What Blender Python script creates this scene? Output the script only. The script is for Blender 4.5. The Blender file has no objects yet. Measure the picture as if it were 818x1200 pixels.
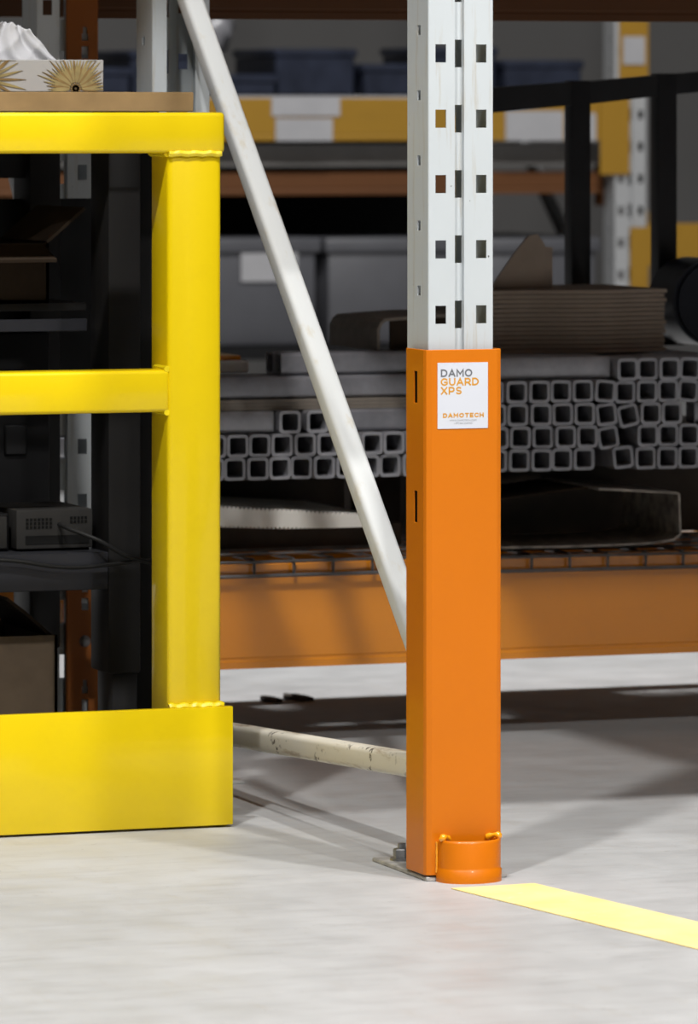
import bpy, bmesh, math, random
from mathutils import Vector, Matrix
random.seed(7)
S = bpy.context.scene
COL = S.collection

# ------------------------------------------------------------------ camera, world, lamps, exposure
cam_d = bpy.data.cameras.new('camera')
cam = bpy.data.objects.new('camera', cam_d); COL.objects.link(cam)
cam.location = (-2.2472, -5.9056, 0.89)
cam.rotation_euler = (math.radians(90), 0, math.radians(-20))
cam_d.sensor_fit = 'AUTO'; cam_d.sensor_width = 36.0
cam_d.lens = 6400.0 / 1200.0 * 36.0
cam_d.shift_y = -470.0 / 1200.0
cam_d.clip_end = 200
cam_d.dof.use_dof = True
cam_d.dof.focus_distance = 6.55
cam_d.dof.aperture_fstop = 10.0
S.camera = cam

S.view_settings.view_transform = 'Standard'
S.view_settings.look = 'None'
S.view_settings.gamma = 1.0
S.view_settings.use_curve_mapping = False
S.view_settings.exposure = -0.06

W = bpy.data.worlds.new('hall_air'); S.world = W; W.use_nodes = True
W.node_tree.nodes['Background'].inputs[0].default_value = (0.93, 0.96, 1.0, 1)
W.node_tree.nodes['Background'].inputs[1].default_value = 0.02

LAMPS = [  # x, y, z, size, watts, colour, aim
    (1.20, -2.6, 5.7, 0.24, 190, (1.0, 0.985, 0.96), (0.0, 0.0, 0.3)),
    (-0.50, -2.6, 5.7, 0.24, 180, (1.0, 0.985, 0.96), (0.0, 0.0, 0.3)),
    (-2.3, -2.6, 5.7, 0.24, 255, (1.0, 0.985, 0.96), (0.0, 0.0, 0.3)),
    (0.90, -6.5, 5.4, 0.26, 230, (1.0, 0.985, 0.96), (0.2, 0.6, 0.2)),
    (1.0, -1.4, 7.0, 0.60, 60, (1.0, 0.99, 0.98), (0.6, -1.0, 0.0)),
    (1.5, 2.55, 5.2, 0.60, 400, (1.0, 0.99, 0.98), (1.3, 2.4, 0.0)),
]

# ------------------------------------------------------------------ materials
MATS = {}
def nt(name):
    m = bpy.data.materials.new(name); m.use_nodes = True
    t = m.node_tree; b = t.nodes['Principled BSDF']
    MATS[name] = m
    return m, t, b
def N(t, typ, **kw):
    n = t.nodes.new(typ)
    for k, v in kw.items():
        if k in n.inputs: n.inputs[k].default_value = v
        else: setattr(n, k, v)
    return n
def coords(t, scale=(1, 1, 1), gen='Object'):
    c = N(t, 'ShaderNodeTexCoord'); mp = N(t, 'ShaderNodeMapping')
    mp.inputs['Scale'].default_value = scale
    t.links.new(c.outputs[gen], mp.inputs['Vector'])
    return mp.outputs['Vector']
def noise(t, vec, scale, detail=4, rough=0.55):
    n = N(t, 'ShaderNodeTexNoise'); n.inputs['Scale'].default_value = scale
    n.inputs['Detail'].default_value = detail; n.inputs['Roughness'].default_value = rough
    t.links.new(vec, n.inputs['Vector'])
    return n.outputs['Fac']
def ramp(t, fac, lo, hi, c0=(0, 0, 0, 1), c1=(1, 1, 1, 1)):
    r = N(t, 'ShaderNodeValToRGB'); e = r.color_ramp.elements
    e[0].position = lo; e[1].position = hi; e[0].color = c0; e[1].color = c1
    t.links.new(fac, r.inputs['Fac'])
    return r.outputs['Color']
def mix(t, fac, a, b):
    n = N(t, 'ShaderNodeMix', data_type='RGBA')
    if isinstance(fac, float): n.inputs[0].default_value = fac
    else: t.links.new(fac, n.inputs[0])
    for s, v in ((6, a), (7, b)):
        if isinstance(v, tuple): n.inputs[s].default_value = (*v[:3], 1)
        else: t.links.new(v, n.inputs[s])
    return n.outputs[2]
def mul(t, a, b):
    n = N(t, 'ShaderNodeMath', operation='MULTIPLY')
    for s, v in ((0, a), (1, b)):
        if isinstance(v, float): n.inputs[s].default_value = v
        else: t.links.new(v, n.inputs[s])
    return n.outputs[0]
def bump(t, b, h, strength, dist=0.002):
    n = N(t, 'ShaderNodeBump'); n.inputs['Strength'].default_value = strength; n.inputs['Distance'].default_value = dist
    t.links.new(h, n.inputs['Height']); t.links.new(n.outputs['Normal'], b.inputs['Normal'])
def plain(name, col, rough=0.5, metal=0.0, var=0.12, scale=14.0, coat=0.0, bmp=0.0):
    m, t, b = nt(name)
    v = coords(t)
    f = noise(t, v, scale)
    d = tuple(c * (1 - var) for c in col); h = tuple(min(1, c * (1 + var)) for c in col)
    t.links.new(mix(t, ramp(t, f, .3, .7), d, h), b.inputs['Base Color'])
    b.inputs['Roughness'].default_value = rough; b.inputs['Metallic'].default_value = metal
    b.inputs['Coat Weight'].default_value = coat; b.inputs['Coat Roughness'].default_value = 0.15
    if max(col) < .05: b.inputs['Specular IOR Level'].default_value = .15
    if bmp: bump(t, b, noise(t, v, scale * 14, 2), bmp, 0.001)
    return m
def worn(name, col, dirt, chip, rough=0.4, dirt_amt=0.6, chip_lo=0.70, streak=(60, 60, 5), coat=0.0, peel=0.0):
    # paint with grime streaks along the piece and small chipped spots
    m, t, b = nt(name)
    v = coords(t); vs = coords(t, streak)
    base = mix(t, ramp(t, noise(t, v, 9), .3, .75), tuple(c * .95 for c in col), col)
    st = mul(t, ramp(t, noise(t, vs, 1.0, 6, .65), .56, .72), dirt_amt)
    c1 = mix(t, st, base, dirt)
    ch = mul(t, ramp(t, noise(t, v, 85, 3, .6), chip_lo, chip_lo + .03), ramp(t, noise(t, v, 11, 2), .5, .62))
    c2 = mix(t, ch, c1, chip)
    t.links.new(c2, b.inputs['Base Color'])
    b.inputs['Roughness'].default_value = rough
    b.inputs['Coat Weight'].default_value = coat; b.inputs['Coat Roughness'].default_value = 0.12
    b.inputs['Specular IOR Level'].default_value = .3
    if peel: bump(t, b, noise(t, v, 260, 2), peel, 0.0006)
    return m
worn('white_post_paint', (.52, .555, .575), (.36, .28, .16), (.05, .045, .04), .42, .55, .70, (95, 95, 6))
worn('cream_brace_paint', (.64, .655, .655), (.50, .41, .24), (.06, .05, .04), .38, .55, .71, (40, 14, 14))
worn('dirty_brace_paint', (.70, .66, .56), (.26, .17, .07), (.07, .055, .04), .45, .9, .60, (50, 7, 50))
worn('yellow_gloss_paint', (.77, .555, .0015), (.66, .46, .003), (.20, .15, .02), .34, .30, .76, (6, 6, 10), .45, .12)
worn('orange_gloss_paint', (.61, .158, .0001), (.56, .138, .0001), (.5, .12, .002), .42, .35, .80, (8, 8, 3), .12, .14)
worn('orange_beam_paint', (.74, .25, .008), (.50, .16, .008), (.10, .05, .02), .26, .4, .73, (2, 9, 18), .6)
worn('shaded_beam_paint', (.075, .026, .005), (.05, .018, .004), (.03, .02, .01), .6, .3, .75, (2, 9, 18))  # orange beam paint darkened, so the upper beams' shade is in the colour
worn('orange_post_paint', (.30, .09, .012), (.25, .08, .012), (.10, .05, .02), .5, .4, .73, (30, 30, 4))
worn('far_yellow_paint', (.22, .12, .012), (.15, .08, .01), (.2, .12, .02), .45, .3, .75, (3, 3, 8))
plain('weld_paint_yellow', (.84, .64, .006), .25, coat=.6, bmp=.5, scale=40)
plain('weld_glint_orange', (.88, .36, .006), .18, coat=.9, bmp=.6, scale=40)  # lighter and yellower than the guard paint: weld glints put into the colour
plain('galvanised_bolt', (.30, .30, .31), .42, .8, .35, 60)
plain('dirty_steel', (.36, .32, .28), .55, .5, .5, 45)
plain('plate_steel', (.42, .41, .39), .5, .3, .35, 45)
plain('tube_steel', (.36, .36, .39), .42, .35, .18, 30)
plain('tube_steel_dark', (.24, .24, .265), .45, .35, .18, 30)
plain('wire_steel', (.16, .155, .155), .45, .6, .3, 30)
plain('rusty_sheet', (.085, .07, .055), .6, .3, .5, 40)
plain('sticker_white', (.60, .62, .68), .45, var=.015)
plain('ink_grey', (.13, .135, .15), .5, var=.03)
plain('ink_orange', (.60, .28, .02), .5, var=.03)
plain('ink_fine_grey', (.30, .31, .33), .5, var=.03)
plain('bench_wood', (.30, .19, .08), .55, var=.14, scale=22)
plain('bench_metal', (.015, .0145, .0145), .45, .2, .10)
plain('bench_inner_metal', (.03, .03, .032), .4, .3, .10)
plain('shelf_metal', (.033, .034, .04), .35, .4, .10)
plain('black_plastic', (.006, .006, .0065), .5, var=.2)
plain('computer_shell', (.03, .029, .028), .45, var=.15)
plain('computer_vent', (.006, .006, .006), .6, var=.1)
plain('cable_grey', (.014, .014, .014), .5, var=.1)
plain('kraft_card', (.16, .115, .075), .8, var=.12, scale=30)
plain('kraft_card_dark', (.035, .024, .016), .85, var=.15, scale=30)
plain('grey_card', (.22, .19, .16), .85, var=.12, scale=50)
plain('tissue_white', (.46, .46, .48), .9, var=.03)
plain('tissue_box_card', (.36, .355, .35), .6, var=.03)
plain('petal_gold', (.27, .21, .085), .6, var=.25, scale=60)
plain('petal_brown', (.20, .125, .04), .6, var=.25, scale=80)
plain('white_corrugated_plastic', (.88, .86, .80), .45, var=.04)
plain('black_frame_paint', (.022, .022, .024), .4, var=.15)
plain('roll_wrap', (.02, .023, .033), .35, var=.2)
plain('bin_grey', (.05, .051, .058), .5, var=.08)
plain('tray_blue_black', (.014, .017, .028), .4, var=.3)
plain('label_paper', (.24, .24, .25), .6, var=.05)
plain('dunnage_wood', (.05, .038, .028), .8, var=.3)
plain('deck_steel', (.28, .28, .29), .5, .2, .1)
plain('lamp_shell', (.55, .56, .58), .4, .3, .1)
plain('plastic_film', (.13, .13, .14), .35, var=.15)
plain('wall_paint', (.11, .107, .105), .8, var=.06, scale=1.5)

def corrugated(name, col, freq):
    m, t, b = nt(name)
    v = coords(t)
    wv = N(t, 'ShaderNodeTexWave', bands_direction='X'); wv.inputs['Scale'].default_value = freq
    t.links.new(v, wv.inputs['Vector'])
    t.links.new(mix(t, ramp(t, noise(t, v, 30), .3, .7), tuple(c * .85 for c in col), col), b.inputs['Base Color'])
    b.inputs['Roughness'].default_value = .85
    bump(t, b, wv.outputs['Fac'], .06, .001)
    return m
corrugated('corrugated_card', (.30, .24, .19), 60)

def concrete():
    m, t, b = nt('concrete')
    v = coords(t); vs = coords(t, (1.0, 4.0, 1)); vr = coords(t, (5.0, 1.2, 1))
    c = mix(t, ramp(t, noise(t, v, 3.0, 8, .6), .3, .72), (.372, .375, .376), (.47, .475, .48))
    c = mix(t, mul(t, ramp(t, noise(t, vs, 9, 7, .7), .48, .70), .45), c, (.30, .297, .293))
    c = mix(t, mul(t, ramp(t, noise(t, vr, 6, 6, .7), .57, .72), .30), c, (.34, .31, .265))
    c = mix(t, mul(t, ramp(t, noise(t, v, 46, 5, .7), .64, .72), .55), c, (.24, .23, .22))
    c = mix(t, mul(t, ramp(t, noise(t, v, 150, 2, .5), .74, .77), .7), c, (.17, .16, .15))
    t.links.new(c, b.inputs['Base Color'])
    t.links.new(ramp(t, noise(t, v, 12, 5), .3, .7, (.42, .42, .42, 1), (.62, .62, .62, 1)), b.inputs['Roughness'])
    bump(t, b, noise(t, v, 220, 4), .12, .001)
concrete()
def tape():
    m, t, b = nt('floor_paint_yellow')
    v = coords(t)
    c = mix(t, ramp(t, noise(t, v, 14, 5), .3, .7), (.92, .69, .25), (.95, .77, .37))
    c = mix(t, mul(t, ramp(t, noise(t, v, 60, 6, .7), .60, .68), .6), c, (.62, .60, .52))
    t.links.new(c, b.inputs['Base Color']); b.inputs['Roughness'].default_value = .6
tape()

# ------------------------------------------------------------------ builders
ORD = 'first second third fourth fifth sixth seventh eighth ninth tenth eleventh twelfth thirteenth fourteenth'.split()
def link(name, me, mat, parent=None):
    o = bpy.data.objects.new(name, me); COL.objects.link(o)
    if mat and not me.materials: me.materials.append(MATS[mat])
    if parent: o.parent = parent
    return o
def empty(name, loc, label, cat, group=None, rotz=0):
    o = bpy.data.objects.new(name, None); COL.objects.link(o)
    o.location = loc; o.rotation_euler = (0, 0, rotz); o.empty_display_size = .05
    tag(o, label, cat, group); return o
def tag(o, label, cat, group=None):
    o['label'] = label; o['category'] = cat
    if group: o['group'] = group
    return o
def struct(o): o['kind'] = 'structure'; return o
def bm_mesh(bm, name, smooth=False):
    bmesh.ops.recalc_face_normals(bm, faces=bm.faces)
    me = bpy.data.meshes.new(name); bm.to_mesh(me); bm.free()
    if smooth:
        for p in me.polygons: p.use_smooth = True
    return me
def smooth_by_angle(me, deg=35):
    me.polygons.foreach_set('use_smooth', [True] * len(me.polygons))
    me.set_sharp_from_angle(angle=math.radians(deg))
def box_me(x0, x1, y0, y1, z0, z1, bev=0.0, seg=2):
    bm = bmesh.new()
    vs = [bm.verts.new((x, y, z)) for x in (x0, x1) for y in (y0, y1) for z in (z0, z1)]
    for f in ((0, 1, 3, 2), (4, 6, 7, 5), (0, 4, 5, 1), (2, 3, 7, 6), (0, 2, 6, 4), (1, 5, 7, 3)):
        bm.faces.new([vs[i] for i in f])
    if bev: bmesh.ops.bevel(bm, geom=bm.edges[:], offset=bev, segments=seg, affect='EDGES', profile=.5)
    me = bm_mesh(bm, 'box')
    if bev: smooth_by_angle(me, 40)
    return me
def box(name, mat, x0, x1, y0, y1, z0, z1, parent=None, bev=0.0, seg=2):
    # world coordinates; a child keeps its place relative to its parent
    if parent:
        a = abs_loc(parent); x0 -= a.x; x1 -= a.x; y0 -= a.y; y1 -= a.y; z0 -= a.z; z1 -= a.z
        return link(name, box_me(x0, x1, y0, y1, z0, z1, bev, seg), mat, parent)
    c = Vector(((x0 + x1) / 2, (y0 + y1) / 2, z0))
    o = link(name, box_me(x0 - c.x, x1 - c.x, y0 - c.y, y1 - c.y, 0, z1 - z0, bev, seg), mat)
    o.location = c; return o
def abs_loc(o):
    l = Vector((0, 0, 0))
    while o: l += o.location; o = o.parent
    return l
def prism_me(poly, a0, a1, axis='Y', thick=None):
    # closed polygon extruded along an axis; poly is (x,z) for Y, (y,z) for X, (x,y) for Z
    bm = bmesh.new()
    def put(p, a):
        return {'Y': (p[0], a, p[1]), 'X': (a, p[0], p[1]), 'Z': (p[0], p[1], a)}[axis]
    A = [bm.verts.new(put(p, a0)) for p in poly]; B = [bm.verts.new(put(p, a1)) for p in poly]
    n = len(poly)
    bm.faces.new(A); bm.faces.new(B[::-1])
    for i in range(n): bm.faces.new((A[i], A[(i + 1) % n], B[(i + 1) % n], B[i]))
    return bm_mesh(bm, 'prism')
def prism(name, mat, poly, a0, a1, axis='Y', parent=None, bev=0):
    me = prism_me(poly, a0, a1, axis)
    if parent:
        me.transform(Matrix.Translation(-abs_loc(parent)))
        return link(name, me, mat, parent)
    c = sum((v.co for v in me.vertices), Vector()) / len(me.vertices); c.z = min(v.co.z for v in me.vertices)
    me.transform(Matrix.Translation(-c)); o = link(name, me, mat); o.location = c; return o
def offset_poly(pts, t):
    # open polyline -> closed strip of thickness t (to the left of the direction of travel)
    out = []
    n = len(pts)
    for i in range(n):
        d = Vector((0, 0))
        ns = []
        if i > 0: e = Vector(pts[i]) - Vector(pts[i - 1]); ns.append(Vector((-e.y, e.x)).normalized())
        if i < n - 1: e = Vector(pts[i + 1]) - Vector(pts[i]); ns.append(Vector((-e.y, e.x)).normalized())
        m = sum(ns, Vector((0, 0))).normalized()
        k = t / max(.35, m.dot(ns[0]))
        out.append(tuple(Vector(pts[i]) + m * k))
    return list(pts) + out[::-1]
def sweep_me(path, r, seg=8, closed=False):
    bm = bmesh.new(); P = [Vector(p) for p in path]; rings = []
    n = len(P)
    up = Vector((0, 0, 1))
    for i in range(n):
        d = (P[min(i + 1, n - 1)] - P[max(i - 1, 0)]).normalized()
        a = d.cross(up)
        if a.length < 1e-3: a = d.cross(Vector((1, 0, 0)))
        a.normalize(); b = d.cross(a)
        rr = r[i] if isinstance(r, (list, tuple)) else r
        rings.append([bm.verts.new(P[i] + (a * math.cos(2 * math.pi * k / seg) + b * math.sin(2 * math.pi * k / seg)) * rr) for k in range(seg)])
    for i in range(n - 1):
        for k in range(seg):
            bm.faces.new((rings[i][k], rings[i][(k + 1) % seg], rings[i + 1][(k + 1) % seg], rings[i + 1][k]))
    bm.faces.new(rings[0]); bm.faces.new(rings[-1][::-1])
    me = bm_mesh(bm, 'sweep'); smooth_by_angle(me, 50); return me
def sweep(name, mat, path, r, parent=None, seg=8):
    me = sweep_me(path, r, seg)
    if parent: me.transform(Matrix.Translation(-abs_loc(parent))); return link(name, me, mat, parent)
    c = Vector(path[0]); me.transform(Matrix.Translation(-c)); o = link(name, me, mat); o.location = c; return o
def rsq(h, r, seg=3):
    pts = []
    for cx, cz, a0 in ((h - r, h - r, 0), (-h + r, h - r, 90), (-h + r, -h + r, 180), (h - r, -h + r, 270)):
        for k in range(seg + 1):
            a = math.radians(a0 + 90 * k / seg); pts.append((cx + r * math.cos(a), cz + r * math.sin(a)))
    return pts
def hollow_tube_me(size, wall, length, rad, sx=1.0):
    # square tube along +Y, open at both ends
    bm = bmesh.new(); O = rsq(size / 2, rad); I = rsq(size / 2 - wall, max(.0012, rad - wall * .6)); n = len(O)
    v = [[bm.verts.new((p[0] * sx, y, p[1])) for p in L] for y in (0, length) for L in (O, I)]
    for i in range(n):
        j = (i + 1) % n
        bm.faces.new((v[0][i], v[0][j], v[1][j], v[1][i])); bm.faces.new((v[2][i], v[3][i], v[3][j], v[2][j]))
        bm.faces.new((v[0][i], v[2][i], v[2][j], v[0][j])); bm.faces.new((v[1][i], v[1][j], v[3][j], v[3][i]))
    me = bm_mesh(bm, 'tube'); smooth_by_angle(me, 40); return me
def bar_between(name, mat, a, b, wx, wn, rad, parent):
    # solid rounded bar from a to b lying in a plane of constant x
    a = Vector(a); b = Vector(b); d = (b - a); L = d.length; d.normalize()
    x = Vector((1, 0, 0)); n = x.cross(d).normalized(); x = d.cross(n).normalized()
    h = max(wx, wn) / 2; prof = rsq(.5, rad / max(wx, wn), 4)
    bm = bmesh.new(); R = []
    for t in (0, L):
        R.append([bm.verts.new(a + d * t + x * (p[0] * wx) + n * (p[1] * wn)) for p in prof])
    m = len(prof)
    for i in range(m): bm.faces.new((R[0][i], R[0][(i + 1) % m], R[1][(i + 1) % m], R[1][i]))
    bm.faces.new(R[0]); bm.faces.new(R[1][::-1])
    me = bm_mesh(bm, 'bar'); smooth_by_angle(me, 40)
    me.transform(Matrix.Translation(-abs_loc(parent)))
    return link(name, me, mat, parent)
def folded_sheet_me(profile, z0, z1, holes, thick, extra_z=()):
    # a folded steel profile (list of x,y); holes are (u0,u1,v0,v1,round) cut through, u along the profile
    us = [0.0]
    for a, b in zip(profile, profile[1:]): us.append(us[-1] + math.hypot(b[0] - a[0], b[1] - a[1]))
    def at(u):
        for i in range(len(us) - 1):
            if u <= us[i + 1] + 1e-9:
                k = (u - us[i]) / (us[i + 1] - us[i]); a, b = profile[i], profile[i + 1]
                return (a[0] + (b[0] - a[0]) * k, a[1] + (b[1] - a[1]) * k)
        return profile[-1]
    U = sorted({round(u, 6) for u in us} | {round(h[i], 6) for h in holes for i in (0, 1)})
    V = sorted({round(z0, 6), round(z1, 6)} | {round(h[i], 6) for h in holes for i in (2, 3)})
    bm = bmesh.new(); vert = {}
    def gv(i, j):
        if (i, j) not in vert: p = at(U[i]); vert[i, j] = bm.verts.new((p[0], p[1], V[j]))
        return vert[i, j]
    hs = [(round(h[0], 6), round(h[1], 6), round(h[2], 6), round(h[3], 6)) for h in holes]
    # look up hole cells quickly
    cut = set()
    ui = {u: i for i, u in enumerate(U)}; vi = {v: j for j, v in enumerate(V)}
    for h in hs:
        for i in range(ui[h[0]], ui[h[1]]):
            for j in range(vi[h[2]], vi[h[3]]): cut.add((i, j))
    for i in range(len(U) - 1):
        for j in range(len(V) - 1):
            if (i, j) in cut: continue
            bm.faces.new((gv(i, j), gv(i + 1, j), gv(i + 1, j + 1), gv(i, j + 1)))
    bmesh.ops.recalc_face_normals(bm, faces=bm.faces)
    bm.faces.ensure_lookup_table()
    f = max(bm.faces, key=lambda q: q.calc_area())
    me = bpy.data.meshes.new('folded'); bm.to_mesh(me); bm.free()
    return me
def text_me(body, size, bold=0.0, xscale=1.0, space=1.0):
    cu = bpy.data.curves.new('lettering', 'FONT'); cu.body = body; cu.size = size; cu.offset = bold
    cu.space_character = space; cu.extrude = 0.00006; cu.resolution_u = 4
    o = bpy.data.objects.new('lettering', cu); COL.objects.link(o)
    bpy.context.view_layer.update()
    dg = bpy.context.evaluated_depsgraph_get()
    me = bpy.data.meshes.new_from_object(o.evaluated_get(dg))
    bpy.data.objects.remove(o); bpy.data.curves.remove(cu)
    me.transform(Matrix.Diagonal((xscale, 1, 1, 1)))
    return me
def copy_tree(o, parent=None):
    c = o.copy(); COL.objects.link(c); c.parent = parent
    for ch in list(o.children): copy_tree(ch, c)
    return c

# ------------------------------------------------------------------ setting
def floor():
    me = box_me(-8, 14, -12, 12, -.06, 0)
    o = link('floor', me, 'concrete'); struct(o)
floor()
struct(box('wall_back', 'wall_paint', -8, 14, 11.0, 11.15, 0, 8))

# lamps of the hall
def lamps():
    for i, (x, y, z, s, w, c, aim) in enumerate(LAMPS):
        e = empty('high_bay_lamp', (x, y, z), ['grey high-bay lamp over the front aisle aimed at the rack guard',
             'grey high-bay lamp over the front aisle straight before the upright', 'grey high-bay lamp over the front aisle on the workbench side', 'grey high-bay lamp far out over the open hall floor', 'wide grey high-bay lamp right above the rack front',
             'wide grey high-bay lamp over the aisle behind the tube rack'][i], 'lamp')
        d = Vector(aim) - Vector((x, y, z)); q = d.to_track_quat('-Z', 'Y')
        ld = bpy.data.lights.new('lamp_light', 'AREA'); ld.shape = 'DISK'; ld.size = s; ld.energy = w; ld.color = c
        lo = bpy.data.objects.new('lamp_light', ld); COL.objects.link(lo); lo.parent = e; lo.rotation_euler = q.to_euler()
        bm = bmesh.new()
        bmesh.ops.create_cone(bm, cap_ends=True, segments=24, radius1=s * .62, radius2=s * .3, depth=.16)
        me = bm_mesh(bm, 'shell'); me.transform(q.to_matrix().to_4x4() @ Matrix.Translation((0, 0, .10)))
        link('lamp_shell', me, 'lamp_shell', e)
lamps()

# ------------------------------------------------------------------ rack uprights
PW, PD = .0806, .070
def post_mesh(z1, mat, first=.0):
    prof = [(.020, PD), (.001, PD), (0, PD - .001), (0, .001), (.001, 0), (.0328, 0), (.0328, .006), (.0442, .006), (.0442, 0),
            (PW - .001, 0), (PW, .001), (PW, PD - .001), (PW - .001, PD), (PW - .020, PD)]
    us = [0.0]
    for a, b in zip(prof, prof[1:]): us.append(us[-1] + math.hypot(b[0] - a[0], b[1] - a[1]))
    holes = []
    pitch = .0757; k = 0
    zc = .9567 - pitch * 12
    uF = us[4] - .001           # u of x = 0 on the front face
    while zc < z1 - .05:
        if zc > .05:
            for xa, xb in ((.0087, .0220),): holes.append((uF + xa, uF + xb, zc - .0105, zc + .0105))
            uG = us[6]; holes.append((uG + .0003, uG + .0111, zc - .016, zc + .016))
            uR = us[8] - .0442; holes.append((uR + .0591, uR + .0722, zc - .0105, zc + .0105))
            # the side slots, one on each flange
            sl = zc + .0325 - .0065
            for (uc) in (us[3] - .030, us[10] + .030):
                holes.append((uc - .0052, uc + .0052, sl - .0045, sl + .0075 - .0005))
        zc += pitch
    me = folded_sheet_me(prof, .004, z1, holes, .0022)
    me.materials.append(MATS[mat])
    return me
def add_post(name, me, loc, parent, mirror=False, thick=.0016):
    if mirror:
        me = me.copy(); me.transform(Matrix.Diagonal((1, -1, 1, 1))); me.flip_normals()
    o = link(name, me, None, parent); o.location = Vector(loc) - abs_loc(parent)
    md = o.modifiers.new('gauge', 'SOLIDIFY'); md.thickness = thick; md.offset = -1
    return o
PM = post_mesh(2.5, 'white_post_paint')
def hex_bolt(name, x, y, z, r, h, parent):
    bm = bmesh.new()
    bmesh.ops.create_cone(bm, cap_ends=True, segments=6, radius1=r, radius2=r, depth=h, matrix=Matrix.Translation((0, 0, h / 2 + .003)))
    bmesh.ops.bevel(bm, geom=[e for e in bm.edges if abs(e.verts[0].co.z - e.verts[1].co.z) < 1e-5 and e.verts[0].co.z > h * .7], offset=.0015, segments=1, affect='EDGES')
    bmesh.ops.create_cone(bm, cap_ends=True, segments=20, radius1=r * 1.35, radius2=r * 1.3, depth=.003, matrix=Matrix.Translation((0, 0, .0015)))
    bmesh.ops.create_cone(bm, cap_ends=True, segments=12, radius1=r * .5, radius2=r * .45, depth=.006, matrix=Matrix.Translation((0, 0, h + .006)))
    me = bm_mesh(bm, 'bolt'); me.transform(Matrix.Translation(Vector((x, y, z)) - abs_loc(parent)))
    return link(name, me, 'galvanised_bolt', parent)
def main_frame():
    t = empty('rack_upright_frame', (0, 0, 0), 'white perforated rack upright frame with diagonal brace behind the orange column guard', 'rack frame')
    add_post('upright_post', PM, (0, 0, 0), t)
    add_post('upright_post', PM, (0, 1.106, 0), t, True)
    d = Vector((0, .7625, .6915)).normalized()
    c = Vector((.042, .2402, .347))
    bar_between('diagonal_brace', 'cream_brace_paint', c - d * .245, c + d * 1.11, .0285, .0285, .007, t)
    bar_between('diagonal_brace', 'cream_brace_paint', (.042, 1.07, 1.14), (.042, .04, 1.95), .0285, .0285, .007, t)
    bar_between('horizontal_brace', 'dirty_brace_paint', (.042, .03, .1205), (.042, 1.06, .066), .0285, .0285, .007, t)
    for y in (0, .94):
        p = box('base_plate', 'plate_steel', -.006, .094, y - .01, y + .172, 0, .005, t, .001, 1)
        if y == 0:
            hex_bolt('anchor_bolt', .018, .136, .005, .0105, .011, p); hex_bolt('anchor_bolt', .072, .136, .005, .0105, .011, p)
    return t
main_frame()

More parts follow.
